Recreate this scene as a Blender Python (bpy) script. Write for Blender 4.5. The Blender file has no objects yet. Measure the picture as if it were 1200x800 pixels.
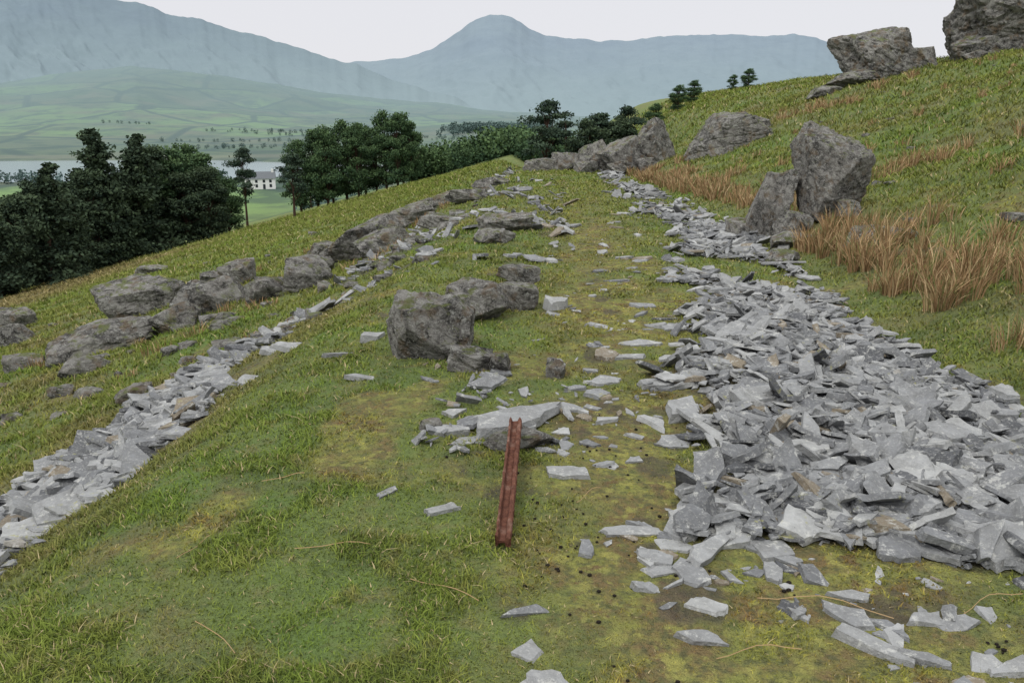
import bpy, bmesh, math, numpy as np
from mathutils import Vector, Matrix
R0=np.random.default_rng(7)
scene=bpy.context.scene
# ------------------------------------------------------------ noise
def h2(ix,iy,seed):
    n=(ix*374761393+iy*668265263+seed*1442695)&0xffffffff
    n=((n^(n>>13))*1274126177)&0xffffffff
    return ((n^(n>>16))&0xffff)/65535.0
def vn(x,y,seed=0):
    x=np.asarray(x,float);y=np.asarray(y,float)
    ix=np.floor(x).astype(np.int64);iy=np.floor(y).astype(np.int64)
    fx=x-ix;fy=y-iy
    fx=fx*fx*fx*(fx*(fx*6-15)+10);fy=fy*fy*fy*(fy*(fy*6-15)+10)
    a=h2(ix,iy,seed);b=h2(ix+1,iy,seed);c=h2(ix,iy+1,seed);d=h2(ix+1,iy+1,seed)
    return (a*(1-fx)+b*fx)*(1-fy)+(c*(1-fx)+d*fx)*fy-0.5
def fbm(x,y,seed=0,o=4):
    s=0;a=1
    for i in range(o):
        s=s+a*vn(x*2**i+i*17.3,y*2**i+i*9.1,seed+i);a*=.5
    return s
def sm(a,b,x):
    t=np.clip((x-a)/(b-a),0,1);return t*t*(3-2*t)
def hg(x,w): return .5*(x+np.sqrt(x*x+w*w))
# ------------------------------------------------------------ terrain
CAZ=np.array([-3,-.61,-.55,-.45,-.34,-.24,-.145,-.04,.1,.3,3]);CH=np.array([49,49,66,88,66,34,12,-6,-26,-32,-32])
def lat(x,y): return x-(.35+.06*np.clip(y,-20,150))
def height(x,y):
    zt=-.028*hg(np.minimum(y,150)-3,2)
    s=lat(x,y)
    L=hg(-s-2.2,.4);gl=-(.52*L-.26*hg(L-2.6,.8))
    R=hg(s-3.0,.5);gr=.29*R-.23*hg(R-13,3)
    d=-.12*np.exp(-((s-2.5)/.6)**2)
    crest=-3.5*sm(36,62,y)*sm(-9,-3,s)*(1-sm(4,10,s))
    z=zt*(1-.8*sm(3,14,s))+gl+gr+d+crest
    off=sm(-1.8,-3.5,s)+sm(2.6,4,s)
    z=z+.03*fbm(x*1.3,y*1.3,1)+off*.18*fbm(x*.45,y*.45,7)+off*(.5-.3*sm(-3,-6,s))*fbm(x*.09,y*.09,9,3)*sm(5,14,np.hypot(x,y))
    z=z+.022*vn(x*4.5,y*4.5,14)+.07*off*np.abs(fbm(x*1.1,y*1.1,15,3))
    m=np.maximum(sm(140,340,y),sm(75,190,-x))
    v=-38+1.2*fbm(x*.006,y*.006,21)
    r=np.hypot(x,y);az=x/np.maximum(y,1)
    H=np.interp(az,CAZ,CH)
    t=sm(820,2100,r)
    v=v+(H+38)*t*(.55+.45*t)+16*fbm(x*.004,y*.004,31,6)*sm(850,1400,r)
    v=v-60*sm(2100,3000,r)
    lk=((x+300)/215)**2+((y-545)/95)**2
    v=v-4*(1-sm(.8,1.25,lk+.35*vn(x*.02,y*.02,5)))
    return z*(1-m)+v*m
def H1(x,y): return float(height(np.array([x]),np.array([y]))[0])
def bump01(x,lo,hi,w): return sm(lo-w,lo+w,x)*(1-sm(hi-w,hi+w,x))
def scree_m(x,y):
    s=lat(x,y)
    lo=np.interp(y,[2.5,2.9,4.2,7.6,13,20,26,34],[.95,.66,.6,1.1,1.5,1.4,1.3,1.3])
    hi=np.interp(y,[2.5,4.4,7.3,8.6,9.6,13.6,20,26,34],[2.6,2.5,2.35,2.4,2.7,2.95,2.5,2.1,1.9])
    n=fbm(x*1.6,y*1.6,40)
    m=sm(-.32,.32,s-lo+.65*n)*sm(-.12,.12,hi-s+.4*n)*sm(2.76,3.0,y+.35*n+.12*(s-1))*(1-sm(30,36,y))
    gap=np.exp(-(((y-8.9)/.7)**2+((s-2.0)/.8)**2))
    m=m*(1-sm(.35,.6,gap))
    m=m*np.where(y>9,sm(-.25,.1,fbm(x*.8,y*.8,44)+.12),1)
    return m
def spill_m(x,y):
    s=lat(x,y);n=fbm(x*1.5,y*1.5,50)
    hi=np.interp(y,[2,4,5.5,7,9],[-3.1,-3.15,-3.25,-3.5,-3.7])
    lo=np.interp(y,[2,4,5.5,7.5,9,10],[-4.8,-4.7,-4.7,-4.6,-4.2,-3.9])
    return sm(-.2,.15,hi-s+.5*n)*sm(-.2,.15,s-lo+.5*n)*(1-sm(8.6,9.6,y))*sm(1,2,y)
def edge_m(x,y):
    s=lat(x,y);n=fbm(x*.9,y*.9,60)
    return bump01(s,-4.4,-2.2,.4)*sm(.02,.25,n)*sm(8,11,y)*(1-sm(36,42,y))
def rub_m(x,y):
    n=fbm(x*1.2,y*1.2,63)
    s=lat(x,y)
    return bump01(s,-2.4,-.3,.3)*sm(9,11,y)*(1-sm(24,30,y))*sm(.0,.15,n)
def moss_m(x,y):
    s=lat(x,y);n=fbm(x*1.8,y*1.8,70)
    a=np.exp(-((s-.1)/.55)**2)*(1-sm(8,26,y))*.95
    b=np.exp(-((s-.6)/.75)**2)*(1-sm(6,10,y))*.85
    c=.85*sm(.18,.42,fbm(x*1.3,y*1.3,73))*(1-sm(9,14,y))
    return np.clip(np.maximum(np.maximum(a,b)*(.9+1.7*n),c),0,1)
def soil_m(x,y): return .7*sm(.32,.46,fbm(x*3.3,y*3.3,90,5))*sm(.2,.5,moss_m(x,y))
def bog_m(x,y):
    s=lat(x,y);n=fbm(x*.08,y*.08,80)
    a=bump01(y+.5*x,20,62,8)*sm(-24,-32,x)*sm(-.3,.2,n+.15)*(1-sm(95,112,y))*.9
    b=bump01(s,3.0,4.5,.4)*sm(3,5,y)*(1-sm(30,36,y))*.4*sm(-.1,.3,fbm(x*1.1,y*1.1,82)+.1)
    c=sm(.12,.4,fbm(x*.5,y*.5,84))*sm(-3,-5,s)*.5*(1-sm(22,30,y))
    d=bump01(y,650,700,20)*.35
    e=sm(-2.3,-3,s)*sm(-5.6,-5,s)*(1-sm(9,12,y))*.5
    f=sm(.1,.5,fbm(x*.3,y*.3,86))*sm(3.5,5,s)*.45
    return np.clip(np.maximum.reduce([a,b,c,d,e,f]),0,1)
# ------------------------------------------------------------ mesh helper
def mk(name,V,loops,counts,mats,rnd=None,mask=None,smooth=False,fmat=None,link=True):
    me=bpy.data.meshes.new(name)
    V=np.asarray(V,np.float32);loops=np.asarray(loops,np.int32).ravel();counts=np.asarray(counts,np.int32)
    me.vertices.add(len(V));me.vertices.foreach_set("co",V.ravel())
    me.loops.add(len(loops));me.loops.foreach_set("vertex_index",loops)
    me.polygons.add(len(counts))
    st=np.concatenate([[0],np.cumsum(counts)[:-1]]).astype(np.int32)
    me.polygons.foreach_set("loop_start",st)
    me.polygons.foreach_set("loop_total",counts)
    me.polygons.foreach_set("use_smooth",np.full(len(counts),bool(smooth)))
    for m in mats: me.materials.append(m)
    if fmat is not None: me.polygons.foreach_set("material_index",np.asarray(fmat,np.int32))
    me.update(calc_edges=True)
    if rnd is not None:
        a=me.attributes.new("rnd","FLOAT","POINT");a.data.foreach_set("value",np.asarray(rnd,np.float32))
    if mask is not None:
        a=me.attributes.new("mask","FLOAT_COLOR","POINT");a.data.foreach_set("color",np.asarray(mask,np.float32).ravel())
    if not link: return me
    ob=bpy.data.objects.new(name,me);scene.collection.objects.link(ob);return ob
# ------------------------------------------------------------ node helper
class N:
    def __init__(s,name):
        s.m=bpy.data.materials.new(name);s.m.use_nodes=True;s.nt=s.m.node_tree
        s.b=s.nt.nodes["Principled BSDF"];s.b.inputs["Roughness"].default_value=.95
        s.b.inputs["Specular IOR Level"].default_value=.08
    def node(s,t,**k):
        n=s.nt.nodes.new(t)
        for a,b in k.items(): setattr(n,a,b)
        return n
    def set(s,inp,v):
        if isinstance(v,bpy.types.NodeSocket): s.nt.links.new(v,inp)
        elif isinstance(v,(tuple,list)) and len(v)==3 and inp.type=='RGBA': inp.default_value=(*v,1)
        else: inp.default_value=v
    def pos(s):
        if not hasattr(s,'_p'): s._p=s.node("ShaderNodeNewGeometry")
        return s._p.outputs["Position"]
    def obj(s): return s.node("ShaderNodeTexCoord").outputs["Object"]
    def noise(s,sc,det=3,rough=.6,vec=None,dist=0):
        n=s.node("ShaderNodeTexNoise");n.inputs["Scale"].default_value=sc;n.inputs["Detail"].default_value=det
        n.inputs["Roughness"].default_value=rough;n.inputs["Distortion"].default_value=dist
        s.set(n.inputs["Vector"],vec if vec is not None else s.pos());return n.outputs["Fac"]
    def rng(s,v,a,b,c=0,d=1):
        n=s.node("ShaderNodeMapRange");s.set(n.inputs[0],v)
        for i,q in enumerate((a,b,c,d)): n.inputs[i+1].default_value=q
        return n.outputs[0]
    def mix(s,f,a,b,mode='MIX'):
        n=s.node("ShaderNodeMix",data_type='RGBA',blend_type=mode)
        s.set(n.inputs[0],f);s.set(n.inputs[6],a);s.set(n.inputs[7],b);return n.outputs[2]
    def math(s,op,a,b=0.0):
        n=s.node("ShaderNodeMath",operation=op);s.set(n.inputs[0],a);s.set(n.inputs[1],b);return n.outputs[0]
    def attr(s,name,o="Fac"):
        n=s.node("ShaderNodeAttribute");n.attribute_name=name;return n.outputs[o]
    def bump(s,h,dist,st=1.0):
        n=s.node("ShaderNodeBump");n.inputs["Strength"].default_value=st;n.inputs["Distance"].default_value=dist
        s.set(n.inputs["Height"],h);s.set(s.b.inputs["Normal"],n.outputs[0])
    def base(s,c): s.set(s.b.inputs["Base Color"],c);return s.m
def grass_color(n):
    n0=n.noise(.09,4);n1=n.noise(.45,4);n2=n.noise(1.9,4);n3=n.noise(7,3);n4=n.noise(45,2)
    c=n.mix(n.rng(n1,.38,.62),(.135,.205,.038),(.195,.21,.052))
    c=n.mix(n.rng(n0,.42,.62,0,.55),c,(.17,.185,.055))
    c=n.mix(n.rng(n2,.48,.64,0,.8),c,(.105,.135,.034))
    c=n.mix(n.rng(n.noise(1.1,5,.65),.56,.66,0,.65),c,(.18,.145,.062))
    c=n.mix(n.rng(n3,.52,.70,0,.7),c,(.235,.205,.08))
    c=n.mix(n.rng(n.noise(12,4,.7),.56,.66,0,.6),c,(.075,.095,.026))
    c=n.mix(n.rng(n4,.3,.75,0,.32),c,(.05,.075,.018))
    sep=n.node("ShaderNodeSeparateColor");n.set(sep.inputs[0],n.attr("mask","Color"))
    r,g,b=sep.outputs[0],sep.outputs[1],sep.outputs[2]
    moss=n.mix(n.rng(n.noise(5,5),.40,.56),(.25,.245,.048),(.20,.13,.048))
    moss=n.mix(n.rng(n.noise(30,4),.46,.62,0,.8),moss,(.09,.085,.03))
    moss=n.mix(n.rng(n.noise(13,4),.52,.62,0,.85),moss,(.35,.32,.075))
    moss=n.mix(n.rng(n.noise(8.5,4),.60,.68,0,.8),moss,(.16,.08,.035))
    c=n.mix(n.math('MULTIPLY',g,n.rng(n3,.3,.6,.6,1)),c,moss)
    bog=n.mix(n.rng(n.noise(2.2,3),.35,.65),(.21,.16,.085),(.14,.125,.055))
    c=n.mix(b,c,bog)
    return c,r
# ground
n=N("grass_ground");c,r=grass_color(n)
soil=n.mix(n.rng(n.noise(18,4),.4,.65),(.05,.037,.025),(.12,.085,.055))
c=n.mix(r,c,soil)
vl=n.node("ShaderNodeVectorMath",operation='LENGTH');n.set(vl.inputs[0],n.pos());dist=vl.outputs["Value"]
vo=n.node("ShaderNodeTexVoronoi");vo.inputs["Scale"].default_value=.0065;n.set(vo.inputs["Vector"],n.pos())
sc=n.node("ShaderNodeSeparateColor");n.set(sc.inputs[0],vo.outputs["Color"])
fld=n.mix(n.rng(sc.outputs[0],.5,.62),(.065,.10,.04),(.14,.225,.06))
fld=n.mix(n.rng(n.noise(.004,6),.45,.58),fld,(.09,.11,.055))
fld=n.mix(n.rng(n.noise(.03,5),.48,.62,0,.75),fld,(.03,.052,.03))
fld=n.mix(n.rng(n.noise(.012,5),.52,.64,0,.6),fld,(.15,.13,.075))
ve=n.node("ShaderNodeTexVoronoi",feature='DISTANCE_TO_EDGE');ve.inputs["Scale"].default_value=.0065;n.set(ve.inputs["Vector"],n.pos())
fld=n.mix(n.rng(ve.outputs["Distance"],.02,.045,.8,0),fld,(.02,.038,.025))
sep=n.node("ShaderNodeSeparateColor");n.set(sep.inputs[0],n.attr("mask","Color"))
fld=n.mix(sep.outputs[2],fld,(.24,.21,.14))
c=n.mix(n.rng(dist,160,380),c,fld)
c=n.mix(n.rng(dist,250,1900,.12,.84),c,(.165,.225,.235))  # aerial haze painted into base colour, growing with distance from origin
n.bump(n.math('ADD',n.math('ADD',n.noise(22,4,.7),n.noise(9,3)),n.math('MULTIPLY',n.noise(90,3),.5)),.05)
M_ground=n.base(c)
n=N("grass_blades");c,r=grass_color(n);rn=n.attr("rnd")
c=n.mix(n.rng(rn,.0,.93,0,.75),n.mix(1.0,c,(1.35,1.3,1.2),'MULTIPLY'),n.mix(1.0,c,(.62,.67,.55),'MULTIPLY'))
c=n.mix(n.rng(rn,.935,.945),c,(.38,.31,.17))
M_blade=n.base(c)
n=N("dry_rush");rn=n.attr("rnd")
c=n.mix(n.rng(rn,0,.5),(.15,.09,.045),(.35,.225,.115));c=n.mix(n.rng(rn,.5,.8),c,(.47,.35,.20));c=n.mix(n.rng(rn,.80,.88),c,(.13,.15,.05))
M_rush=n.base(c)
def slate_mat(name,k=1.0):
    n=N(name);rn=n.attr("rnd")
    c=n.mix(n.rng(rn,0,.4),(.075*k,.078*k,.084*k),(.185*k,.190*k,.196*k));c=n.mix(n.rng(rn,.4,.95),c,(.36*k,.365*k,.36*k))
    c=n.mix(n.rng(rn,.975,.985),c,(.21,.175,.125))
    n1=n.noise(9,5,.7);n2=n.noise(60,4,.7)
    c=n.mix(n.rng(n1,.35,.65,0,.7),c,n.mix(1.0,c,(.5,.49,.47),'MULTIPLY'))
    c=n.mix(n.rng(n2,.52,.68,0,.45),c,(.39,.39,.37))
    c=n.mix(n.rng(n.noise(14,5,.8),.56,.64,0,.7),c,(.45,.45,.42))
    c=n.mix(n.rng(n.noise(20,4,.7),.67,.73,0,.8),c,(.045,.043,.04))
    c=n.mix(n.math('MULTIPLY',n.rng(n.noise(2.5,3),.56,.64),n.rng(n.noise(26,4),.59,.65,0,.6)),c,(.30,.29,.09))
    n.bump(n.math('ADD',n2,n.math('MULTIPLY',n1,1.5)),.008)
    n.b.inputs["Roughness"].default_value=.7;n.b.inputs["Specular IOR Level"].default_value=.35
    return n.base(c)
M_slate=slate_mat("slate_stone")
def rock_mat(name,k=1.0,scale=1.0):
    n=N(name)
    n1=n.noise(1.6*scale,5,.65);n2=n.noise(5*scale,8,.78,dist=.5);n3=n.noise(30*scale,5,.75)
    c=n.mix(n.rng(n1,.38,.60),(.075*k,.072*k,.069*k),(.18*k,.17*k,.155*k))
    c=n.mix(n.rng(n2,.48,.57,0,.85),c,(.28*k,.272*k,.25*k))
    c=n.mix(n.rng(n2,.455,.39,0,.92),c,(.032*k,.031*k,.029*k))
    c=n.mix(n.rng(n3,.55,.63,0,.7),c,(.40*k,.40*k,.36*k))
    c=n.mix(n.rng(n.noise(8*scale,6,.7),.60,.66,0,.75),c,(.42*k,.42*k,.385*k))
    c=n.mix(n.rng(n.noise(3.3*scale,6),.54,.64,0,.65),c,(.15,.108,.068))
    g=n.node("ShaderNodeSeparateXYZ");n.set(g.inputs[0],n._p.outputs["Normal"])
    mo=n.math('MULTIPLY',n.rng(g.outputs[2],.35,.9),n.rng(n.noise(4.5*scale,4),.52,.60))
    c=n.mix(n.math('MULTIPLY',mo,.75),c,(.11,.13,.035))
    n.bump(n.math('ADD',n.math('MULTIPLY',n2,1.3),n.math('MULTIPLY',n3,.5)),.07/scale**.5)
    return n.base(c)
M_rock=rock_mat("lichened_rock",1.1,2.0);M_rockf=rock_mat("crag_rock",.95,.8)
n=N("rust");a=n.noise(30,5,.7,n.obj());b=n.noise(140,4,.7,n.obj())
c=n.mix(n.rng(a,.35,.65),(.08,.033,.023),(.16,.07,.046));c=n.mix(n.rng(b,.5,.7,0,.7),c,(.04,.022,.018));c=n.mix(n.rng(n.noise(12,3,.6,n.obj()),.56,.68,0,.5),c,(.24,.15,.115))
n.bump(b,.004);n.b.inputs["Roughness"].default_value=.8;M_rust=n.base(c)
def leaf_mat(name,d,l):
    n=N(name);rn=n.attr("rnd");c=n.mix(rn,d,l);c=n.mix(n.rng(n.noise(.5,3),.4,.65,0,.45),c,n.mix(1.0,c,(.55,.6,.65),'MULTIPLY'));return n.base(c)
M_con=leaf_mat("conifer_needles",(.022,.036,.027),(.085,.118,.062))
M_leaf=leaf_mat("foliage",(.033,.064,.035),(.11,.17,.07))
M_pine=leaf_mat("pine_needles",(.024,.042,.032),(.07,.10,.06))
M_dist=leaf_mat("hazed_foliage",(.075,.115,.105),(.11,.16,.145))  # pale blue-green: valley haze painted into the leaf colours
n=N("bark");M_bark=n.base(n.mix(n.noise(3,4),(.03,.022,.018),(.09,.055,.04)))
n=N("black_dung");M_dung=n.base(n.mix(n.noise(80,2),(.01,.009,.008),(.03,.025,.02)))
# ------------------------------------------------------------ ground sheet
nr=760
r=np.concatenate([[0.02],np.exp(np.linspace(math.log(.5),math.log(3600),nr-1))])
a=np.concatenate([np.linspace(-48,48,900),np.linspace(48,312,140)[1:-1]])*math.pi/180
na=len(a)
X=r[:,None]*np.sin(a)[None];Y=r[:,None]*np.cos(a)[None];Z=height(X,Y)
x=X.ravel();y=Y.ravel()
scr=np.clip(np.maximum.reduce([scree_m(x,y),spill_m(x,y),.7*edge_m(x,y),.4*rub_m(x,y),soil_m(x,y)]),0,1)
mask=np.stack([scr,moss_m(x,y),bog_m(x,y),np.ones_like(x)],-1)
V=np.stack([x,y,Z.ravel()],-1)
i=np.arange(nr-1)[:,None]*na+np.arange(na)[None];j=np.arange(nr-1)[:,None]*na+(np.arange(na)[None]+1)%na
F=np.stack([i,i+na,j+na,j],-1).reshape(-1,4)
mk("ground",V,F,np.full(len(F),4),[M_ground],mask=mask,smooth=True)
# ------------------------------------------------------------ grass
def blades(name,N_,r0,r1,seed,wk=1.0,hk=1.0):
    g=np.random.default_rng(seed)
    r=np.exp(g.uniform(math.log(r0),math.log(r1),N_));th=g.uniform(-.72,.72,N_)
    x=r*np.sin(th);y=r*np.cos(th)
    st=np.clip(np.maximum.reduce([scree_m(x,y),spill_m(x,y),.9*edge_m(x,y)]),0,1)
    ms=moss_m(x,y);bg=bog_m(x,y)
    soil=soil_m(x,y)
    tuft=sm(-.25,.35,fbm(x*3.5,y*3.5,95)+.3*fbm(x*.7,y*.7,96))
    keep=(g.random(N_)>st*1.05)&(g.random(N_)>ms*.5)&(g.random(N_)>soil)&(g.random(N_)<.5+.6*tuft)
    x,y,r,ms,bg,tuft=[q[keep] for q in (x,y,r,ms,bg,tuft)];n=len(x)
    z=height(x,y)-.004
    s=lat(x,y)
    h=(.008+.014*tuft**1.5+.0016*r)*g.uniform(.5,1.5,n)*(1-.5*ms)*hk*(1+.6*sm(3,5,np.abs(s)))
    w=(.0010+.00058*r)*g.uniform(.6,1.3,n)*wk
    az=g.uniform(0,6.283,n)
    lean=np.abs(g.normal(.9,.7,n));ld=g.uniform(0,6.283,n)
    dx=np.cos(az)*w;dy=np.sin(az)*w
    tx=x+np.cos(ld)*lean*h;ty=y+np.sin(ld)*lean*h;tz=z+h
    mx=x+np.cos(ld)*lean*h*.3;my=y+np.sin(ld)*lean*h*.3;mz=z+h*.6
    V=np.empty((n,5,3));
    V[:,0]=np.stack([x-dx,y-dy,z],-1);V[:,1]=np.stack([x+dx,y+dy,z],-1)
    V[:,2]=np.stack([mx+dx*.8,my+dy*.8,mz],-1);V[:,3]=np.stack([mx-dx*.8,my-dy*.8,mz],-1);V[:,4]=np.stack([tx,ty,tz],-1)
    b=np.arange(n)[:,None]*5
    lp=(b+np.array([[0,1,2,3,3,2,4]])).ravel();ct=np.tile([4,3],n)
    rn=np.repeat(g.random(n),5)
    mk_=np.stack([np.zeros(n),ms,bg,np.ones(n)],-1).repeat(5,axis=0)
    return mk(name,V.reshape(-1,3),lp,ct,[M_blade],rnd=rn,mask=mk_,smooth=True)
blades("grass",780000,1.5,110,1)
# ------------------------------------------------------------ slate slabs
def slabs(name,P,mats=[M_slate],link=True,seed=3,rough=.11):
    g=np.random.default_rng(seed);V=[];lp=[];ct=[];rn=[];o=0
    for (x,y,z,L,W,T,yaw,tl,td,rv) in P:
        n=int(g.choice([4,4,5,5,6,7]));an=np.sort((np.arange(n)+g.uniform(-.36,.36,n)+.5)*2*math.pi/n)
        rr=g.uniform(.62,1.12,n)
        c=np.stack([np.cos(an)*rr*L/2,np.sin(an)*rr*W/2],-1)
        if g.random()<.35: c[:,0]+=.25*c[:,1]*g.choice([-1,1])*L/W*.5
        if L>rough:
            c2=np.roll(c,-1,axis=0);a1=c*.68+c2*.32;a2=c*.3+c2*.7
            a1=a1*g.uniform(.90,1.06,(n,1));a2=a2*g.uniform(.90,1.06,(n,1))
            c=np.stack([c,a1,a2],1).reshape(-1,2);n*=3
        top=c*g.uniform(.88,1.0,(n,1))+g.normal(0,.03,2)*W
        sl=g.normal(0,.25,2)*T/np.array([L,W])
        zt=T/2+(top@sl)+g.normal(0,.06,n)*T
        P3=np.concatenate([np.c_[c,-T/2*np.ones(n)+g.normal(0,.1,n)*T],np.c_[top,zt]])
        cy,sy=math.cos(yaw),math.sin(yaw)
        Rz=np.array([[cy,-sy,0],[sy,cy,0],[0,0,1]])
        k=np.array([math.cos(td),math.sin(td),0]);K=np.array([[0,0,k[1]],[0,0,-k[0]],[-k[1],k[0],0]])
        Rt=np.eye(3)+math.sin(tl)*K+(1-math.cos(tl))*K@K
        P3=P3@(Rt@Rz).T+np.array([x,y,z]);V.append(P3)
        lp+= [o+n+q for q in range(n)];ct.append(n)
        lp+= [o+n-1-q for q in range(n)];ct.append(n)
        for q in range(n):
            p=(q+1)%n;lp+=[o+q,o+p,o+n+p,o+n+q];ct.append(4)
        rn+= [rv]*(2*n);o+=2*n
    return mk(name,np.concatenate(V),lp,ct,mats,rnd=rn,link=link)
def scatter(maskf,N_,y0,y1,s0,s1,g,dens_pow=1.3):
    u=g.random(N_);k=1-dens_pow
    y=(y0**k+u*(y1**k-y0**k))**(1/k);s=g.uniform(s0,s1,N_)
    x=s+.35+.06*y
    keep=g.random(N_)<maskf(x,y);return x[keep],y[keep]
def slabset(name,x,y,g,smin,smax,pile,tiltsd,seed,flat=False,fy=.02,pw=2.4,rm=.5):
    n=len(x);z=height(x,y)
    L=(smin+(smax-smin)*g.random(n)**pw)*(1+fy*y);W=L*g.uniform(.25,.72,n);T=np.clip(L*g.uniform(.04,.12,n),.004,.035)
    tl=np.abs(g.normal(0,tiltsd,n));td=g.uniform(0,6.28,n)
    zz=z+g.random(n)*pile+T*.3+(0 if flat else .10*L*np.sin(tl))
    rv=np.clip(g.normal(rm,.27,n),0,1)
    return slabs(name,np.stack([x,y,zz,L,W,T,g.uniform(0,6.28,n),tl,td,rv],-1),seed=seed)
g=np.random.default_rng(11)
x,y=scatter(scree_m,18000,2.5,34,.2,3.4,g)
slabset("slate_scree",x,y,g,.045,.32,.06,.36,1,fy=.03,pw=2.1)
x,y=scatter(spill_m,5600,2.2,9.8,-5.2,-3,g,1.1)
slabset("slate_spill",x,y,g,.07,.50,.06,.3,2)
x,y=scatter(lambda x,y:np.maximum(edge_m(x,y)*.8,.6*rub_m(x,y)),3000,8,40,-4.8,.3,g,1.2)
slabset("slate_rubble",x,y,g,.10,.50,.05,.42,5,fy=.02)
def trk(x,y):
    s=lat(x,y);n=fbm(x*2.2,y*2.2,101)
    return np.clip((np.exp(-((s-.6)/.65)**2)*.9+np.exp(-((s+.35)/.45)**2-((y-4.7)/1.3)**2)*1.2)*sm(-.25,.25,n)*(1-.6*sm(7,12,y)),0,1)
x,y=scatter(trk,2300,1.9,16,-1.5,2,g,1.2)
slabset("slate_fragments",x,y,g,.025,.26,.0,.10,6,flat=True,fy=.05,pw=2.6,rm=.65)
x,y=scatter(lambda x,y:np.exp(-((x+.12)/.36)**2-((y-4.7)/.7)**2),620,3.7,6,-1.5,1,g,1.1)
slabset("stone_rubble",x,y,g,.04,.24,.03,.35,8)
BS=[(.02,4.22,.62,.24,.05,.55,.08,.4,.62,.02),(-.33,4.08,.30,.15,.05,.3,.1,1,.7,.01),(.27,3.53,.27,.13,.03,-.05,.03,0,.75,0),(.88,3.98,.21,.17,.03,.4,.05,0,.6,.0),
(1.05,3.2,.52,.15,.04,-.12,.06,1,.78,.0),(.5,2.98,.33,.10,.025,-.1,.04,0,.74,0),(.76,2.78,.27,.11,.035,.75,.22,.9,.7,.02),(1.06,2.82,.26,.17,.03,.1,.05,2,.66,0),
(1.22,2.5,.2,.06,.025,-.25,.1,0,.7,0),(1.2,2.2,.46,.085,.04,-.78,.1,2.4,.72,.0),(.64,2.26,.19,.085,.03,-.15,.1,1,.6,0),(.11,2.03,.3,.10,.03,-.1,.04,1,.68,0),
(.5,2.55,.11,.06,.025,-.2,.2,1,.6,0),(1.5,2.36,.09,.05,.03,1.0,.8,.7,.5,.02),(-.3,3.18,.17,.09,.03,.5,.05,0,.72,0),(-.58,3.34,.17,.055,.02,.8,.1,1,.55,0),
(.98,3.52,.22,.12,.03,.2,.1,0,.85,.0),(.3,4.42,.27,.09,.03,-.2,.06,1,.6,0),(.53,4.68,.2,.13,.04,.3,.1,1,.5,0),(-1.14,6.2,.26,.15,.06,.1,.05,1,.72,.01),(-1.3,5.75,.28,.05,.03,.35,.1,1,.6,.01),
(-1.98,6.85,.38,.2,.05,.1,.1,1,.74,.0),(-2.2,6.3,.28,.18,.05,.3,.15,1,.76,0),(-2.3,7.3,.3,.18,.05,-.1,.15,1,.7,0),(-1.0,5.1,.25,.10,.03,-.2,.05,1,.6,0),(1.35,6.4,.3,.16,.04,.1,.05,0,.6,0),
(1.22,7.2,.3,.15,.04,0,.05,0,.5,0),(.39,7.1,.30,.16,.09,.1,.1,.3,.85,.03),(.95,4.9,.36,.2,.05,.2,.1,1,.7,.01),(1.3,3.5,.3,.2,.05,.4,.2,1,.75,.03),(1.75,3.6,.34,.22,.04,1.2,.25,1,.66,.07),(2.35,3.95,.36,.25,.04,.4,.2,1,.6,.07),
(1.45,4.5,.4,.18,.05,.3,.2,.3,.7,.06),(1.0,4.35,.3,.2,.05,1.3,.12,.3,.7,.03),(.15,4.0,.16,.1,.03,.9,.1,0,.5,0),(.62,3.7,.14,.08,.02,.2,.1,0,.6,0),(.62,4.95,.26,.14,.03,.2,.06,0,.7,0),(.85,5.5,.3,.16,.03,.1,.06,0,.65,0),(1.0,5.9,.34,.15,.03,-.1,.06,0,.7,0)]
for k,(x,y,L,W,T,yaw,tl,td,rv,lift) in enumerate(BS):
    me=slabs("slate_slab",[(0,0,0,L*1.08,W*1.15,T,yaw,tl,td,rv)],seed=240+k,link=False,rough=.05)
    ob=bpy.data.objects.new("slate_slab",me);scene.collection.objects.link(ob);ob.location=(x,y,H1(x,y)+T*.1+lift)
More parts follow.
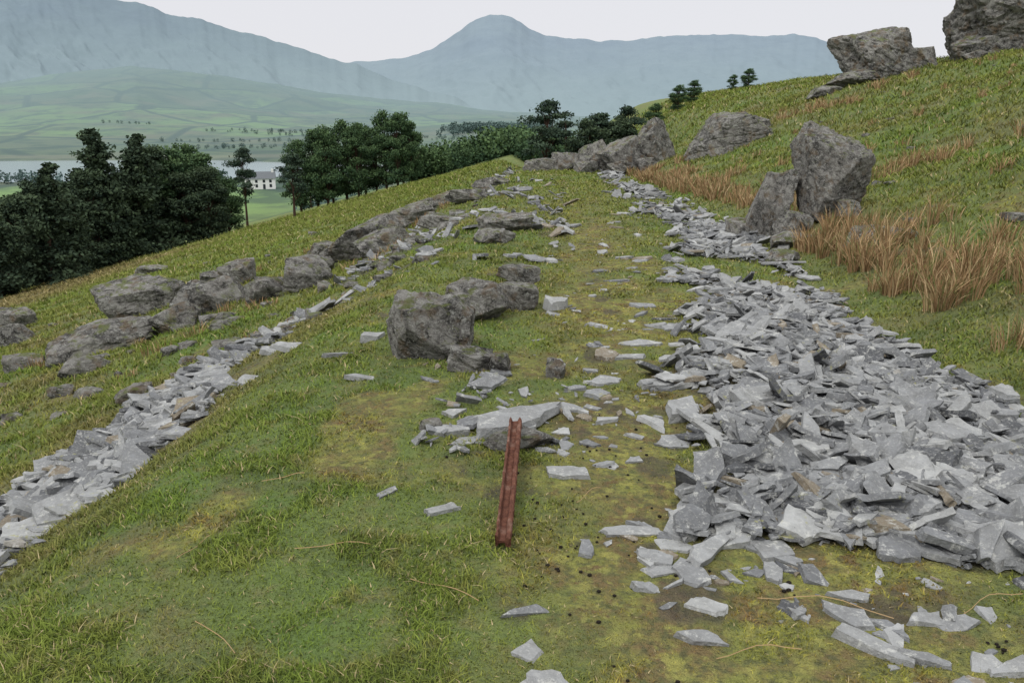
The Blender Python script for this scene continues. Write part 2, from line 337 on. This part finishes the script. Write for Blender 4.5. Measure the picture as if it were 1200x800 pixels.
# ------------------------------------------------------------ boulders
def rockmesh(name,seed,size,sub=4,cuts=8,strat=.0,mat=M_rock,lo=.6,tilt=.5):
    g=np.random.default_rng(seed)
    bm=bmesh.new();bmesh.ops.create_icosphere(bm,subdivisions=sub,radius=1)
    bm.verts.ensure_lookup_table();D=np.array([v.co[:] for v in bm.verts]);F=[[v.index for v in f.verts] for f in bm.faces];bm.free()
    # a skewed block knocked about by random fracture planes
    bx=np.array([[1,0,0],[-1,0,0],[0,1,0],[0,-1,0],[0,0,1],[0,0,-1]],float)+g.normal(0,.22,(6,3))
    nn=np.concatenate([bx,g.normal(0,1,(cuts,3))]);nn/=np.linalg.norm(nn,axis=1)[:,None];dd=np.concatenate([g.uniform(.72,.95,6),g.uniform(lo+.15,1.15,cuts)])
    jx=fbm(D[:,0]*1.9+D[:,2]*1.5+seed,D[:,1]*1.9-D[:,2]*1.3,seed+2,3)
    step=np.round(jx*5)/5
    dots=D@nn.T;q_=np.where(dots>.05,dd/np.maximum(dots,.05),9)
    rr=np.min(q_,axis=1);rr=np.minimum(rr,1.5)
    P=D*(rr*(1+.12*step))[:,None]
    ax=np.array([math.sin(tilt),.2,math.cos(tilt)]);q=P@ax*3.2+.9*fbm(P[:,0]*1.2,P[:,1]*1.2,seed)
    st=np.exp(-((((q)%1)-.5)/.09)**2)
    nz=fbm(P[:,0]*2.6+P[:,2]*2.1,P[:,1]*2.6-P[:,2]*1.7,seed+3,5)
    nz2=np.abs(fbm(P[:,0]*6+P[:,2]*4.7,P[:,1]*6-P[:,2]*5.9,seed+9,4))
    P=P*(1+.06*nz-.05*nz2-strat*st)[:,None]
    P=P*np.array(size)/2*1.04
    return mk(name,P,F,np.full(len(F),3),[mat],smooth=False,link=False)
def rock(name,x,y,w,d,h,rz,seed,sub=4,sink=.3,rx=0,ry=0,**k):
    me=rockmesh(name,seed,(w,d,h*(1+sink)),sub,**k)
    ob=bpy.data.objects.new(name,me);scene.collection.objects.link(ob)
    ob.rotation_euler=(rx,ry,rz);ob.location=(x,y,H1(x,y)+h*(.5-sink*.5));return ob
rock("boulder",-.60,5.7,.76,.62,.45,.15,121,6,.3,cuts=14,lo=.5,ry=.15,rx=.1,strat=.015)
rock("boulder",-.33,6.85,.56,.5,.36,.5,22,5,.2,cuts=12,lo=.5)
rock("boulder",.05,7.2,.36,.34,.27,.1,23,5,.2,cuts=10,lo=.5)
rock("boulder",.12,8.6,.42,.35,.20,.9,24,5,.2)
rock("boulder",-.28,5.3,.34,.28,.16,.3,25,5,.2,cuts=12,lo=.5)
rock("boulder",-.08,5.25,.2,.16,.12,1.3,26,4,.2)
rock("boulder",.3,5.12,.17,.15,.10,1.3,27,4,.2)
rock("boulder",-.45,4.15,.14,.12,.06,.3,28,4,.2)
rock("boulder",-.1,13.2,.9,.6,.28,.3,29,5,.2)
rock("boulder",-.25,11.8,.6,.5,.2,.8,30,4,.2)
rock("standing_boulder",4.05,12.7,.5,.75,1.15,-.1,31,6,.15,ry=.30,cuts=7,lo=.5,strat=.03)
rock("standing_boulder",4.86,12.45,.95,.8,1.2,.25,147,6,.15,ry=-.12,cuts=9,lo=.5,strat=.02)
rock("boulder",4.35,12.1,.5,.4,.3,.4,33,5,.3);rock("boulder",5.05,12.0,.5,.4,.22,1.4,34,4,.3)
rock("boulder",4.0,11.4,.7,.45,.2,.4,35,5,.3);rock("boulder",3.7,12.9,.5,.4,.3,.4,36,4,.3)
rock("boulder",4.62,10.0,.95,.5,.24,.1,37,5,.3);rock("boulder",3.6,10.4,.6,.4,.18,.8,38,4,.3)
RK=[(7.6,28.6,2.9,1.8,1.25,.3,-.38,41),(8.9,29.8,1.0,.8,.5,0,0,43),
(1.2,34,1.5,1.2,.5,.2,0,44),(2.3,34,1.2,1.1,.8,.4,.1,45),(3.3,33,1.4,1.2,1.1,.1,-.3,46),(4.5,32.5,1.7,1.4,1.5,.5,-.35,48),(5.7,33,1.8,1.5,1.9,.2,-.4,49),(2.9,32,1,.8,.5,.7,0,50),(4.1,31.2,1.2,.8,.45,.7,0,51),(5.2,31.3,1.2,.9,.6,1.7,0,52),
(15.3,35.2,3.0,2.4,1.9,.2,-.3,53),(13.9,34.5,2.2,1.4,.6,.1,-.1,54),(16.8,34.6,1.5,1.2,.9,.6,-.1,55),(12.6,33.5,1.2,.8,.35,.1,-.1,56),
(20.9,35,6.2,4.5,3.0,.25,-.42,57),(18.5,34,2.2,1.8,.9,.2,-.3,58),(24.5,36,6,4,4.4,.9,-.3,59),(22.2,32.5,2,1.6,1.0,.2,0,60),(17.6,32,.9,.8,.35,.2,0,61),
(-9.45,20,2.4,1.5,.9,.3,-.2,62),(-7.96,14.8,2.0,1.2,.6,.15,-.15,63),(-6.14,16,1.25,1,.75,.3,.1,64),(-6.46,15,1.0,.8,.42,.5,-.4,65),(-6.93,20,.9,.7,.55,.3,-.2,66),
(-3.99,15.1,1.1,.8,.5,.6,-.2,67),(-4.65,15,.8,.6,.45,.1,-.2,68),(-3.68,19.3,1.9,1.3,.7,.4,-.25,69),(-2.95,17.9,1.4,1.0,.55,.9,-.2,70),(-3.5,21.5,1.8,1.2,.7,.3,-.3,71),(-2.9,24,1.5,1.2,.6,.3,-.3,72),
(-2.96,28.2,1.7,1.3,.55,.3,-.2,73),(-2.64,33,1.5,1.1,.45,.6,-.2,74),(-4.6,18.2,1.0,.8,.45,.3,0,75),(-17.8,27.7,1.4,1,.7,.3,0,76),(-14.6,22.4,1.3,1,.6,.8,0,77),(-9.57,14.8,.8,.6,.35,.3,0,78),(-6.75,12,.7,.5,.25,.4,0,79),(-4.23,8.4,.4,.3,.2,.2,0,80),
(-5.3,17,.7,.6,.35,1.2,0,81),(-8.2,22,1.2,.9,.4,.2,0,82),(-5.2,22,1.1,.8,.4,.2,0,83),(-12,24,1.2,.9,.4,.6,0,84),(-1.5,17,.9,.7,.25,.3,0,86),(-1.1,21,1.2,.8,.3,.3,0,87),(-.6,26,1.2,.9,.3,.6,0,88),(-20,44,2,1.5,.6,.2,0,89)]
for (x,y,w,d,h,rz,ry,sd) in RK:
    rock("rock_outcrop" if w>1.4 else "boulder",x,y,w,d,h,rz,sd,6 if w>2.5 else 5 if w>.85 else 4,.35,ry=ry,mat=M_rockf,strat=.03 if w>1.4 else .015,cuts=10,lo=.5)
def stones(name,pts,seed):
    g=np.random.default_rng(seed);base=[rockmesh("t",500+k,(1,1,.7),3,5) for k in range(8)]
    VV=[];LP=[];o=0;src=[]
    for b in base:
        v=np.empty(len(b.vertices)*3,np.float32);b.vertices.foreach_get("co",v);l=np.empty(len(b.loops),np.int32);b.loops.foreach_get("vertex_index",l);src.append((v.reshape(-1,3),l))
    for (x,y,w) in pts:
        v,l=src[int(g.integers(8))];an=g.uniform(0,6.28);c,s=math.cos(an),math.sin(an)
        q=v*np.array([w,w*g.uniform(.6,1),w*g.uniform(.5,.9)]);q=q@np.array([[c,s,0],[-s,c,0],[0,0,1]])+np.array([x,y,H1(x,y)+w*.08])
        VV.append(q);LP.append(l+o);o+=len(v)
    for b in base: bpy.data.meshes.remove(b)
    LP=np.concatenate(LP);return mk(name,np.concatenate(VV),LP,np.full(len(LP)//3,3),[M_rockf])
pts=[];g=np.random.default_rng(5)
while len(pts)<110:
    y=math.exp(g.uniform(math.log(9),math.log(40)));s=-g.gamma(2.2,2.2)-2.4;x=s+.35+.06*y
    if x/y<-.75 or fbm(np.array([x*.25]),np.array([y*.25]),77)[0]<-.02: continue
    pts.append((x,y,g.uniform(.12,.45)))
while len(pts)<160:
    y=math.exp(g.uniform(math.log(9),math.log(40)));s=3.5+g.gamma(2,3);pts.append((s+.35+.06*y,y,g.uniform(.08,.3)))
while len(pts)<215:
    y=g.uniform(9,34);s=g.uniform(-3.8,-2.2);pts.append((s+.35+.06*y,y,g.uniform(.12,.4)))
stones("field_stones",pts,4)
# ------------------------------------------------------------ rushes
def rush(name,T,seed):
    g=np.random.default_rng(seed);P=[]
    for (x,y,h,sp,nb) in T:
        nb=int(nb);a=g.uniform(0,6.28,nb);rr=sp*np.sqrt(g.random(nb));bx=x+np.cos(a)*rr;by=y+np.sin(a)*rr
        le=np.abs(g.normal(.3,.28,nb));ld=a+g.normal(0,.7,nb);hh=h*g.uniform(.35,1.15,nb)
        P.append(np.stack([bx,by,hh,le,ld,np.full(nb,y)],-1))
    P=np.concatenate(P);n=len(P);bx,by,hh,le,ld,yy=P.T;z=height(bx,by)-.01
    w=(.0014+.00038*yy);az=g.uniform(0,6.28,n);dx=np.cos(az)*w;dy=np.sin(az)*w
    V=np.empty((n,7,3))
    for k,(t,ws) in enumerate([(0,1),(.4,.9),(.75,.7)]):
        cx=bx+np.cos(ld)*hh*le*t**2;cy=by+np.sin(ld)*hh*le*t**2;cz=z+hh*t*(1-.15*le*t)
        V[:,2*k]=np.stack([cx-dx*ws,cy-dy*ws,cz],-1);V[:,2*k+1]=np.stack([cx+dx*ws,cy+dy*ws,cz],-1)
    V[:,6]=np.stack([bx+np.cos(ld)*hh*le,by+np.sin(ld)*hh*le,z+hh*(1-.2*le)],-1)
    b=np.arange(n)[:,None]*7
    lp=(b+np.array([[0,1,3,2,2,3,5,4,4,5,6]])).ravel();ct=np.tile([4,4,3],n)
    return mk(name,V.reshape(-1,3),lp,ct,[M_rush],rnd=np.repeat(g.random(n),7),smooth=True)
g=np.random.default_rng(9);T=[]
for k in range(170):
    y=g.uniform(4.6,11.5);s=2.95+abs(g.normal(.2,.75))
    if vn(np.array([s*1.5]),np.array([y*1.1]),3)[0]<-.12: continue
    T.append((s+.35+.06*y,y,g.uniform(.18,.5),g.uniform(.05,.13),60))
for k in range(200):
    y=g.uniform(13,36);s=np.interp(y,[12,20,30,36],[3.6,3.0,2.3,2.0])+abs(g.normal(.1,.5));T.append((s+.35+.06*y,y,g.uniform(.2,.4),g.uniform(.1,.22),42))
for k in range(80):
    y=math.exp(g.uniform(math.log(6),math.log(36)));s=g.uniform(4.5,15);T.append((s+.35+.06*y,y,g.uniform(.12,.3),g.uniform(.08,.2),30))
for (cx,cy,n_) in [(7.4,15,12),(9.8,15.5,6),(11,30,12),(14,31,7),(6.2,9,5),(7.2,11,5)]:
    for k in range(n_): T.append((cx+g.normal(0,.6),cy+g.normal(0,.6),g.uniform(.2,.4),.15,50))
for k in range(60):
    y=math.exp(g.uniform(math.log(10),math.log(30)));s=-g.uniform(3,11);T.append((s+.35+.06*y,y,g.uniform(.1,.25),g.uniform(.08,.25),40))
rush("dry_rushes",T,3)
g=np.random.default_rng(33);V=[];lp=[];ct=[];o=0
for (x,y,L,a) in [(-.72,2.85,.3,.1),(-.25,2.55,.3,-.5),(-1.0,2.3,.25,-.7),(1.1,2.45,.45,-.3),(1.7,2.45,.3,.4),(.8,2.2,.3,.2),(-1.3,2.9,.2,1.2),(.35,3.3,.2,.9),(-1.1,3.5,.2,.3)]:
    m=7;t=np.linspace(-.5,.5,m);px=x+np.cos(a)*L*t;py=y+np.sin(a)*L*t+.06*L*np.cos(t*5);pz=height(px,py)+.018+.008*np.sin(t*7+x)
    for k in range(m):
        for (ddx,ddz) in ((0,.0015),(.0013,-.001),(-.0013,-.001)): V.append((px[k]-np.sin(a)*ddx,py[k]+np.cos(a)*ddx,pz[k]+ddz))
    for k in range(m-1):
        for q in range(3):
            p=(q+1)%3;lp+=[o+k*3+q,o+k*3+p,o+k*3+3+p,o+k*3+3+q];ct.append(4)
    o+=3*m
mk("straw_stalks",V,lp,ct,[M_rush],rnd=np.full(len(V),.6))
bm=bmesh.new();g=np.random.default_rng(8)
for (cx,cy,n_,sp) in [(.3,3.3,26,.22),(.15,2.9,20,.16),(.45,3.8,20,.25),(.55,2.6,12,.2),(1.02,2.55,6,.03),(1.6,2.2,8,.05),(.3,5.9,10,.3),(.5,2.2,6,.15)]:
    for k in range(n_):
        x=cx+g.normal(0,sp);y=cy+g.normal(0,sp);rr=g.uniform(.003,.008)
        bmesh.ops.create_icosphere(bm,subdivisions=1,radius=rr,matrix=Matrix.Translation((x,y,H1(x,y)+.006))@Matrix.Scale(1.4,4,(1,0,0)))
me=bpy.data.meshes.new("sheep_droppings");bm.to_mesh(me);bm.free();me.materials.append(M_dung)
scene.collection.objects.link(bpy.data.objects.new("sheep_droppings",me))
# ------------------------------------------------------------ rusty rail (I section lying on its side)
prof=[(-.038,.0),(-.028,-.001),(-.022,.020),(.008,.022),(.012,.008),(.020,.003),(.032,.006),(.038,.016),(.038,.046),(.033,.054),(.023,.058),(.014,.052),(.008,.034),(-.020,.034),(-.026,.062),(-.032,.065),(-.038,.062)]
ns=60;V=[];lp=[];ct=[];m=len(prof);Lr=1.08;g=np.random.default_rng(2)
for k in range(ns+1):
    t=k/ns*Lr
    for (a_,b_) in prof:
        e=.0012*float(g.normal());V.append((a_*.84+e,t+(0.005*float(g.normal()) if k in(0,ns) else 0),b_*.9+.0012*float(g.normal())))
for k in range(ns):
    for q in range(m):
        p=(q+1)%m;lp+=[k*m+q,k*m+p,(k+1)*m+p,(k+1)*m+q];ct.append(4)
lp+=list(range(m));ct.append(m);lp+=[ns*m+m-1-q for q in range(m)];ct.append(m)
rail=mk("rusty_rail",V,lp,ct,[M_rust])
z0=H1(-.03,2.84)+.010;z1=H1(.01,3.9)+.115
rail.location=(-.035,2.84,z0);rail.rotation_euler=(math.atan2(z1-z0,1.06),0,-math.atan2(.055,1.06))
rock("boulder",.02,3.95,.3,.2,.1,.4,140,4,.2)
# ------------------------------------------------------------ trees
def tube(V,lp,ct,p0,p1,r0,r1,n=6):
    p0=np.array(p0,float);p1=np.array(p1,float);d=p1-p0;d/=max(np.linalg.norm(d),1e-6)
    u=np.cross(d,[.3,.9,.1]);u/=np.linalg.norm(u);w=np.cross(d,u);o=len(V)
    for (p,r) in ((p0,r0),(p1,r1)):
        for k in range(n):
            a=2*math.pi*k/n;V.append(p+r*(math.cos(a)*u+math.sin(a)*w))
    for k in range(n):
        q=(k+1)%n;lp+=[o+k,o+q,o+n+q,o+n+k];ct.append(4)
def treemesh(kind,seed,mat):
    g=np.random.default_rng(seed);V=[];lp=[];ct=[];C=[];S=[];Bv=[]
    Ht=10.
    bend=g.normal(0,.25,2)
    def tp(z): t=z/Ht;return np.array([bend[0]*t*t+.1*math.sin(3*t),bend[1]*t*t,z])
    zs=np.linspace(-.3,Ht*(.97 if kind=='con' else .8),8);rb=.2 if kind=='con' else .22
    for k in range(7): tube(V,lp,ct,tp(zs[k]),tp(zs[k+1]),rb*(1-k/7.6),rb*(1-(k+1)/7.6),7)
    if kind=='con':
        nb=110
        for k in range(nb):
            z=Ht*(.05+.94*(k/nb)**.92);L=(2.4*(1-z/Ht)**.7+.2)*g.uniform(.4,1.25);a=g.uniform(0,6.28)
            p0=tp(z);p1=p0+np.array([math.cos(a)*L,math.sin(a)*L,-.05*L+g.normal(0,.3)])
            tube(V,lp,ct,p0,p1,.045,.01,3)
            m=int(34+48*L);t=g.uniform(.12,1,m)**.8
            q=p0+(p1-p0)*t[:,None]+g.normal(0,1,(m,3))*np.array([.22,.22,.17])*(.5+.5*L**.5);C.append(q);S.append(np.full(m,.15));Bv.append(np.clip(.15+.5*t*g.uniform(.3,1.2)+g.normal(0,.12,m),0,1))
    else:
        if kind=='pine': ncl=20;zlo,zhi,rx=.42,1.0,2.6
        else: ncl=50;zlo,zhi,rx=.12,1.0,2.6
        for k in range(ncl):
            t=g.random();zc=Ht*(zlo+(zhi-zlo)*t)*.95
            env=math.sin(math.pi*min(1,max(0.05,(t*.80+.18))))**.7
            a=g.uniform(0,6.28);rr=rx*env*g.uniform(.25,1.0)
            c=tp(min(zc,8))*np.array([1,1,0])+np.array([math.cos(a)*rr,math.sin(a)*rr,zc])
            zb=max(zlo*Ht*.6,zc-1.6-g.random());tube(V,lp,ct,tp(min(zb,7.8)),c,.075,.02,4)
            m=200;sz=g.uniform(.6,1.1);fl=.42 if kind=='pine' else .65
            q=g.normal(0,1,(m,3));q/=np.linalg.norm(q,axis=1)[:,None];q*=(g.random(m)**.5*g.uniform(.8,1.25,m))[:,None]*sz*np.array([1.15,1.15,fl])
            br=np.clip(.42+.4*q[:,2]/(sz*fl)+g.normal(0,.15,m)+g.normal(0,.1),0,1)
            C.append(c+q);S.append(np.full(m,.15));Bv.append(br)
    C=np.concatenate(C);S=np.concatenate(S);Bv=np.concatenate(Bv);n=len(C);no=len(V)
    u=g.normal(0,1,(n,3));u/=np.linalg.norm(u,axis=1)[:,None];w=np.cross(u,g.normal(0,1,(n,3)));w/=np.linalg.norm(w,axis=1)[:,None]
    S=S*g.uniform(.6,1.3,n);Q=np.stack([C-u*S[:,None],C-w*S[:,None]*.6,C+u*S[:,None],C+w*S[:,None]*.6],1).reshape(-1,3)
    VV=np.concatenate([np.array(V),Q]);nt=len(ct)
    lp2=(no+np.arange(4*n)).tolist()
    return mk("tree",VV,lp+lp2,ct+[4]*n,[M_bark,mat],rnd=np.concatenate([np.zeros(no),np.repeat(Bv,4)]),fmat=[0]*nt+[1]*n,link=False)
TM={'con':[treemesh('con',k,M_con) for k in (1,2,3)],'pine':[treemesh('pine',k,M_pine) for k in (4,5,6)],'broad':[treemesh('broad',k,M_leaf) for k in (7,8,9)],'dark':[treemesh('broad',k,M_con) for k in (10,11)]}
NM={'con':'conifer_tree','pine':'pine_tree','broad':'deciduous_tree','dark':'yew_tree'}
g=np.random.default_rng(77)
def tree(kind,x,y,h,wx=1.0,k=None):
    me=TM[kind][int(g.integers(len(TM[kind]))) if k is None else k]
    ob=bpy.data.objects.new(NM[kind],me);scene.collection.objects.link(ob)
    ob.location=(x,y,H1(x,y)-.1);s=h/10;ob.scale=(s*wx,s*wx,s);ob.rotation_euler=(0,0,g.uniform(0,6.28))
for t in [('con',-46,70,10.5,1.2),('con',-43.5,74,11.5,1.2),('dark',-48,73,8,1.3),('con',-44,79,9.5,1.2),('dark',-45.5,80,8,1.4),('con',-49,90,12,1.2),('dark',-45,86,11,1.1),('con',-44,88,14.8,1.15),('con',-43,92,14,1.2),('dark',-44,95,11,1.2),
 ('dark',-43.6,98,13,1.0),('broad',-42,100,12.5,1.0),('dark',-40,98,9,1.3),('broad',-41.6,105,12.8,1.1),('broad',-39,102,11,1.1),('dark',-37.5,99,9,1.1),('broad',-36.6,103,7.5,1.2),('dark',-51,84,10,1.3),('con',-53,88,12,1.2),('dark',-56,90,11,1.3),('broad',-60,100,12,1.3),('dark',-50,100,11,1.4),
 ('broad',-47,110,12,1.4),('dark',-54,110,12,1.4),('con',-50,68,9.5,1.2),('dark',-55,75,10,1.4),
 ('pine',-41.5,125,12.5,.8,0),('pine',-24.2,89,7.4,1.1,1),('pine',-33.5,134,8.5,.9,1),
 ('broad',-31,118,10.8,.85),('broad',-29,120,11.6,.8),('broad',-27,118,11.8,.85),('broad',-24.8,121,11.8,.85),('broad',-22.6,119,11,.8),('broad',-20.6,123,9.8,.85),('broad',-18.6,120,11.6,.85),('broad',-16.8,119,10.8,.85),('broad',-15,121,9.2,.85),('broad',-28,126,11,.9),('broad',-23,127,11,.9),('broad',-17,127,11,.9),
 ('pine',2.6,62,7.6,1.0,0),('pine',4.4,64,7.2,1.0,2),('dark',5.6,60,6,1.1),('pine',6.6,63,6.8,1.1,1),('dark',8.0,62,5.8,1.2),('pine',9.4,66,6,1.0,0),
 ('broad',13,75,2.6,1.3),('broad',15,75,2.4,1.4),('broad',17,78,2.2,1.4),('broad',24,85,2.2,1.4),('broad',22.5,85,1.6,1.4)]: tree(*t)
def belt(name,pts,mat,seed,nl=70,leaf=.35):
    g=np.random.default_rng(seed);C=[];S=[];B=[]
    for (x,y,h) in pts:
        z=H1(x,y);q=g.normal(0,1,(nl,3));q/=np.linalg.norm(q,axis=1)[:,None];q*=(g.random(nl)**.4)[:,None]
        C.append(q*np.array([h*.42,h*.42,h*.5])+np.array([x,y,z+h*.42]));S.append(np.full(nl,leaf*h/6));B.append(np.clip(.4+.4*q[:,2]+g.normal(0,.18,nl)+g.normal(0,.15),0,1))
    C=np.concatenate(C);S=np.concatenate(S);B=np.concatenate(B);n=len(C)
    u=g.normal(0,1,(n,3));u/=np.linalg.norm(u,axis=1)[:,None];w=np.cross(u,g.normal(0,1,(n,3)));w/=np.linalg.norm(w,axis=1)[:,None]
    Q=np.stack([C-u*S[:,None],C-w*S[:,None],C+u*S[:,None],C+w*S[:,None]],1).reshape(-1,3)
    return mk(name,Q,np.arange(4*n),np.full(n,4),[mat],rnd=np.repeat(B,4))
g=np.random.default_rng(55);P=[]
for k in range(150):
    y=g.uniform(128,165);P.append((y*g.uniform(-.125,.07),y,g.uniform(3.5,6.5)))
belt("distant_woodland",P,M_leaf,1,200,.26)
P=[]
for k in range(90):
    x=g.uniform(-420,-120);y=g.normal(450,18)
    if abs(x/y+.316)>.035: P.append((x,y,g.uniform(4,9)))
for k in range(60): P.append((g.uniform(-80,60),g.uniform(260,420),g.uniform(4,8)))
for k in range(16):
    y=g.uniform(780,1150);x=y*g.uniform(-.62,.1);an=g.uniform(-.3,.3);m=int(g.integers(8,26))
    for q in range(m): P.append((x+q*8*math.cos(an)+g.normal(0,3),y+q*8*math.sin(an)+g.normal(0,3),g.uniform(2.5,6)))
for k in range(300):
    P.append((-15+g.normal(0,34),1180+g.normal(0,45),g.uniform(9,15)))
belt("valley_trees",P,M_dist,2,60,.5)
# white farmhouse by the lake
n=N("white_render");M_wh=n.base(n.mix(n.noise(1.5,3),(.62,.62,.60),(.74,.74,.72)))
n=N("slate_roof");M_rf=n.base(n.mix(n.noise(2,3),(.10,.11,.12),(.17,.18,.19)))
n=N("dark_glass");M_gl=n.base((.03,.035,.04))
def box(name,x0,x1,y0,y1,z0,z1,mat,par):
    V=[(x,y,z) for z in (z0,z1) for y in (y0,y1) for x in (x0,x1)]
    F=[0,2,3,1,4,5,7,6,0,1,5,4,2,6,7,3,0,4,6,2,1,3,7,5]
    o=mk(name,V,F,[4]*6,[mat]);o.parent=par;return o
hs=bpy.data.objects.new("white_farmhouse",None);scene.collection.objects.link(hs);hs.location=(-126,405,H1(-126,405)-.3);hs.rotation_euler=(0,0,.25);hs.scale=(1.2,1.2,1.2)
box("walls",-6,6,-3,3,0,4.6,M_wh,hs)
V=[(-6.3,-3.4,4.5),(6.3,-3.4,4.5),(6.3,3.4,4.5),(-6.3,3.4,4.5),(-6.3,0,7.2),(6.3,0,7.2)]
o=mk("roof",V,[0,1,5,4,2,3,4,5,0,4,3,1,2,5,0,3,2,1],[4,4,3,3,4],[M_rf]);o.parent=hs
box("chimney",-5.6,-4.7,-.5,.5,6.4,8.2,M_wh,hs);box("chimney_right",4.7,5.6,-.5,.5,6.4,8.2,M_wh,hs)
for k,xx in enumerate((-4.2,-1.4,1.6,4.2)):
    box("window_%d"%k,xx-.5,xx+.5,-3.05,-2.9,2.9,4.1,M_gl,hs)
    box("door" if k==2 else "window_low_%d"%k,xx-.5,xx+.5,-3.05,-2.9,.3 if k==2 else 1,2.3,M_gl,hs)
# ------------------------------------------------------------ lake
n=N("lake_water");n.b.inputs["Roughness"].default_value=.12;n.b.inputs["Specular IOR Level"].default_value=.8
n.bump(n.noise(.4,3),.05,.3);M_w=n.base((.30,.33,.35))
th=np.linspace(0,2*math.pi,97)[:-1];V=[(-300,545,-39.2)]+[(-300+250*math.cos(t),545+125*math.sin(t),-39.2) for t in th]
lp=[];ct=[]
for k in range(96): lp+=[0,1+k,1+(k+1)%96];ct.append(3)
mk("lake",V,lp,ct,[M_w])
# ------------------------------------------------------------ mountains
def mountain(name,D,A,S,seed,cA,cB,base=-70,k0=.6,rug=.0022):  # cA, cB: slope colours with bluish aerial haze painted in
    na,nk=700,170
    az=np.linspace(A[0],A[-1],na);k=np.linspace(0,1.25,nk)
    AZ,K=np.meshgrid(az,k);Yd=D*(k0+(1-k0)*K);X=AZ*Yd
    S2=np.interp(az,A,S)
    S2=S2+rug*fbm(az*28,az*0,seed,6)+.0008*vn(az*190,az*0,seed+20)
    top=1.65+S2*D
    kk=np.where(K<=1,K,1-(K-1)*3)
    pr=np.clip(kk,0,1)**1.35
    Z=base+(top[None]-base)*pr
    amp=(top[None]-base)*.13*np.sin(np.pi*np.clip(kk,0,1))
    rid=np.abs(fbm(AZ*13+K*2.1,K*2.6+seed,seed+5,6))
    Z=Z-amp*rid*1.1+amp*.25*fbm(AZ*30,K*6,seed+8,4)
    i=np.arange(nk-1)[:,None]*na+np.arange(na-1)[None];F=np.stack([i,i+1,i+na+1,i+na],-1).reshape(-1,4)
    n=N(name+"_hazed_slopes");c=n.mix(n.rng(n.noise(.0022,6,.7),.4,.62),cA,cB)
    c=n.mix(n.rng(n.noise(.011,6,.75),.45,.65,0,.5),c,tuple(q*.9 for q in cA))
    sx=n.node("ShaderNodeSeparateXYZ");n.set(sx.inputs[0],n.pos());c=n.mix(n.rng(sx.outputs[2],320,-40,0,.88),c,(.200,.258,.270))  # painted haze, thicker towards the foot of the slopes
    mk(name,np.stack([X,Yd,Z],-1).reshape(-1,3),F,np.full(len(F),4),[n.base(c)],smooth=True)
mountain("mountain",3300,[-1.1,-.75,-.589,-.532,-.456,-.43,-.399,-.37,-.35,-.301,-.252,-.202,-.13,-.05,.06],[.12,.165,.155,.142,.119,.114,.1005,.097,.0912,.0799,.0677,.0515,.028,.004,-.012],3,(.150,.195,.228),(.165,.215,.24),rug=.0045)
mountain("mountain_peak",4600,[-.45,-.3,-.202,-.165,-.131,-.105,-.08,-.062,-.05,-.036,-.025,-.012,0,.018,.04,.07,.101,.161,.2,.251,.29,.331,.36,.383,.42,.489,.7,1.0],[.02,.036,.0495,.052,.0553,.063,.0724,.083,.093,.0995,.1023,.101,.0986,.089,.0818,.0765,.0743,.0771,.080,.0818,.0808,.0818,.077,.0705,.0553,.0342,.02,.01],11,(.18,.228,.27),(.195,.245,.28),rug=.0032)
# ------------------------------------------------------------ sky and light
EL,AZS=math.radians(52),math.radians(215)
w=bpy.data.worlds.new("World");scene.world=w;w.use_nodes=True;nt=w.node_tree;bg=nt.nodes["Background"];out=nt.nodes["World Output"]
sky=nt.nodes.new("ShaderNodeTexSky");sky.sky_type='NISHITA';sky.sun_disc=False;sky.sun_elevation=EL;sky.sun_rotation=AZS
nt.links.new(sky.outputs[0],bg.inputs[0]);bg.inputs[1].default_value=.07
b2=nt.nodes.new("ShaderNodeBackground");b2.inputs[1].default_value=1.0
tc=nt.nodes.new("ShaderNodeTexCoord");sx=nt.nodes.new("ShaderNodeSeparateXYZ");nt.links.new(tc.outputs["Generated"],sx.inputs[0])
mr=nt.nodes.new("ShaderNodeMapRange");mr.inputs[1].default_value=.12;mr.inputs[2].default_value=.9;nt.links.new(sx.outputs[2],mr.inputs[0])
mx=nt.nodes.new("ShaderNodeMix");mx.data_type='RGBA';nt.links.new(mr.outputs[0],mx.inputs[0]);mx.inputs[6].default_value=(.83,.83,.87,1);mx.inputs[7].default_value=(1.75,1.77,1.80,1)
nt.links.new(mx.outputs[2],b2.inputs[0])
ms=nt.nodes.new("ShaderNodeMixShader");ms.inputs[0].default_value=.92;nt.links.new(bg.outputs[0],ms.inputs[1]);nt.links.new(b2.outputs[0],ms.inputs[2]);nt.links.new(ms.outputs[0],out.inputs[0])
l=bpy.data.lights.new("sun","SUN");l.energy=1.45;l.angle=math.radians(12);l.color=(1,.97,.92);lo=bpy.data.objects.new("sun",l)
d=Vector((math.sin(AZS)*math.cos(EL),math.cos(AZS)*math.cos(EL),math.sin(EL)))
lo.rotation_euler=d.to_track_quat('Z','Y').to_euler();scene.collection.objects.link(lo)
scene.view_settings.view_transform='Standard'
try: scene.view_settings.look='None'
except: pass
c=bpy.data.cameras.new("camera");c.lens=28;c.clip_end=20000;c.clip_start=.05
co=bpy.data.objects.new("camera",c);co.location=(0,0,1.65);co.rotation_euler=(math.pi/2-math.atan(275/933.),0,0);scene.collection.objects.link(co);scene.camera=co
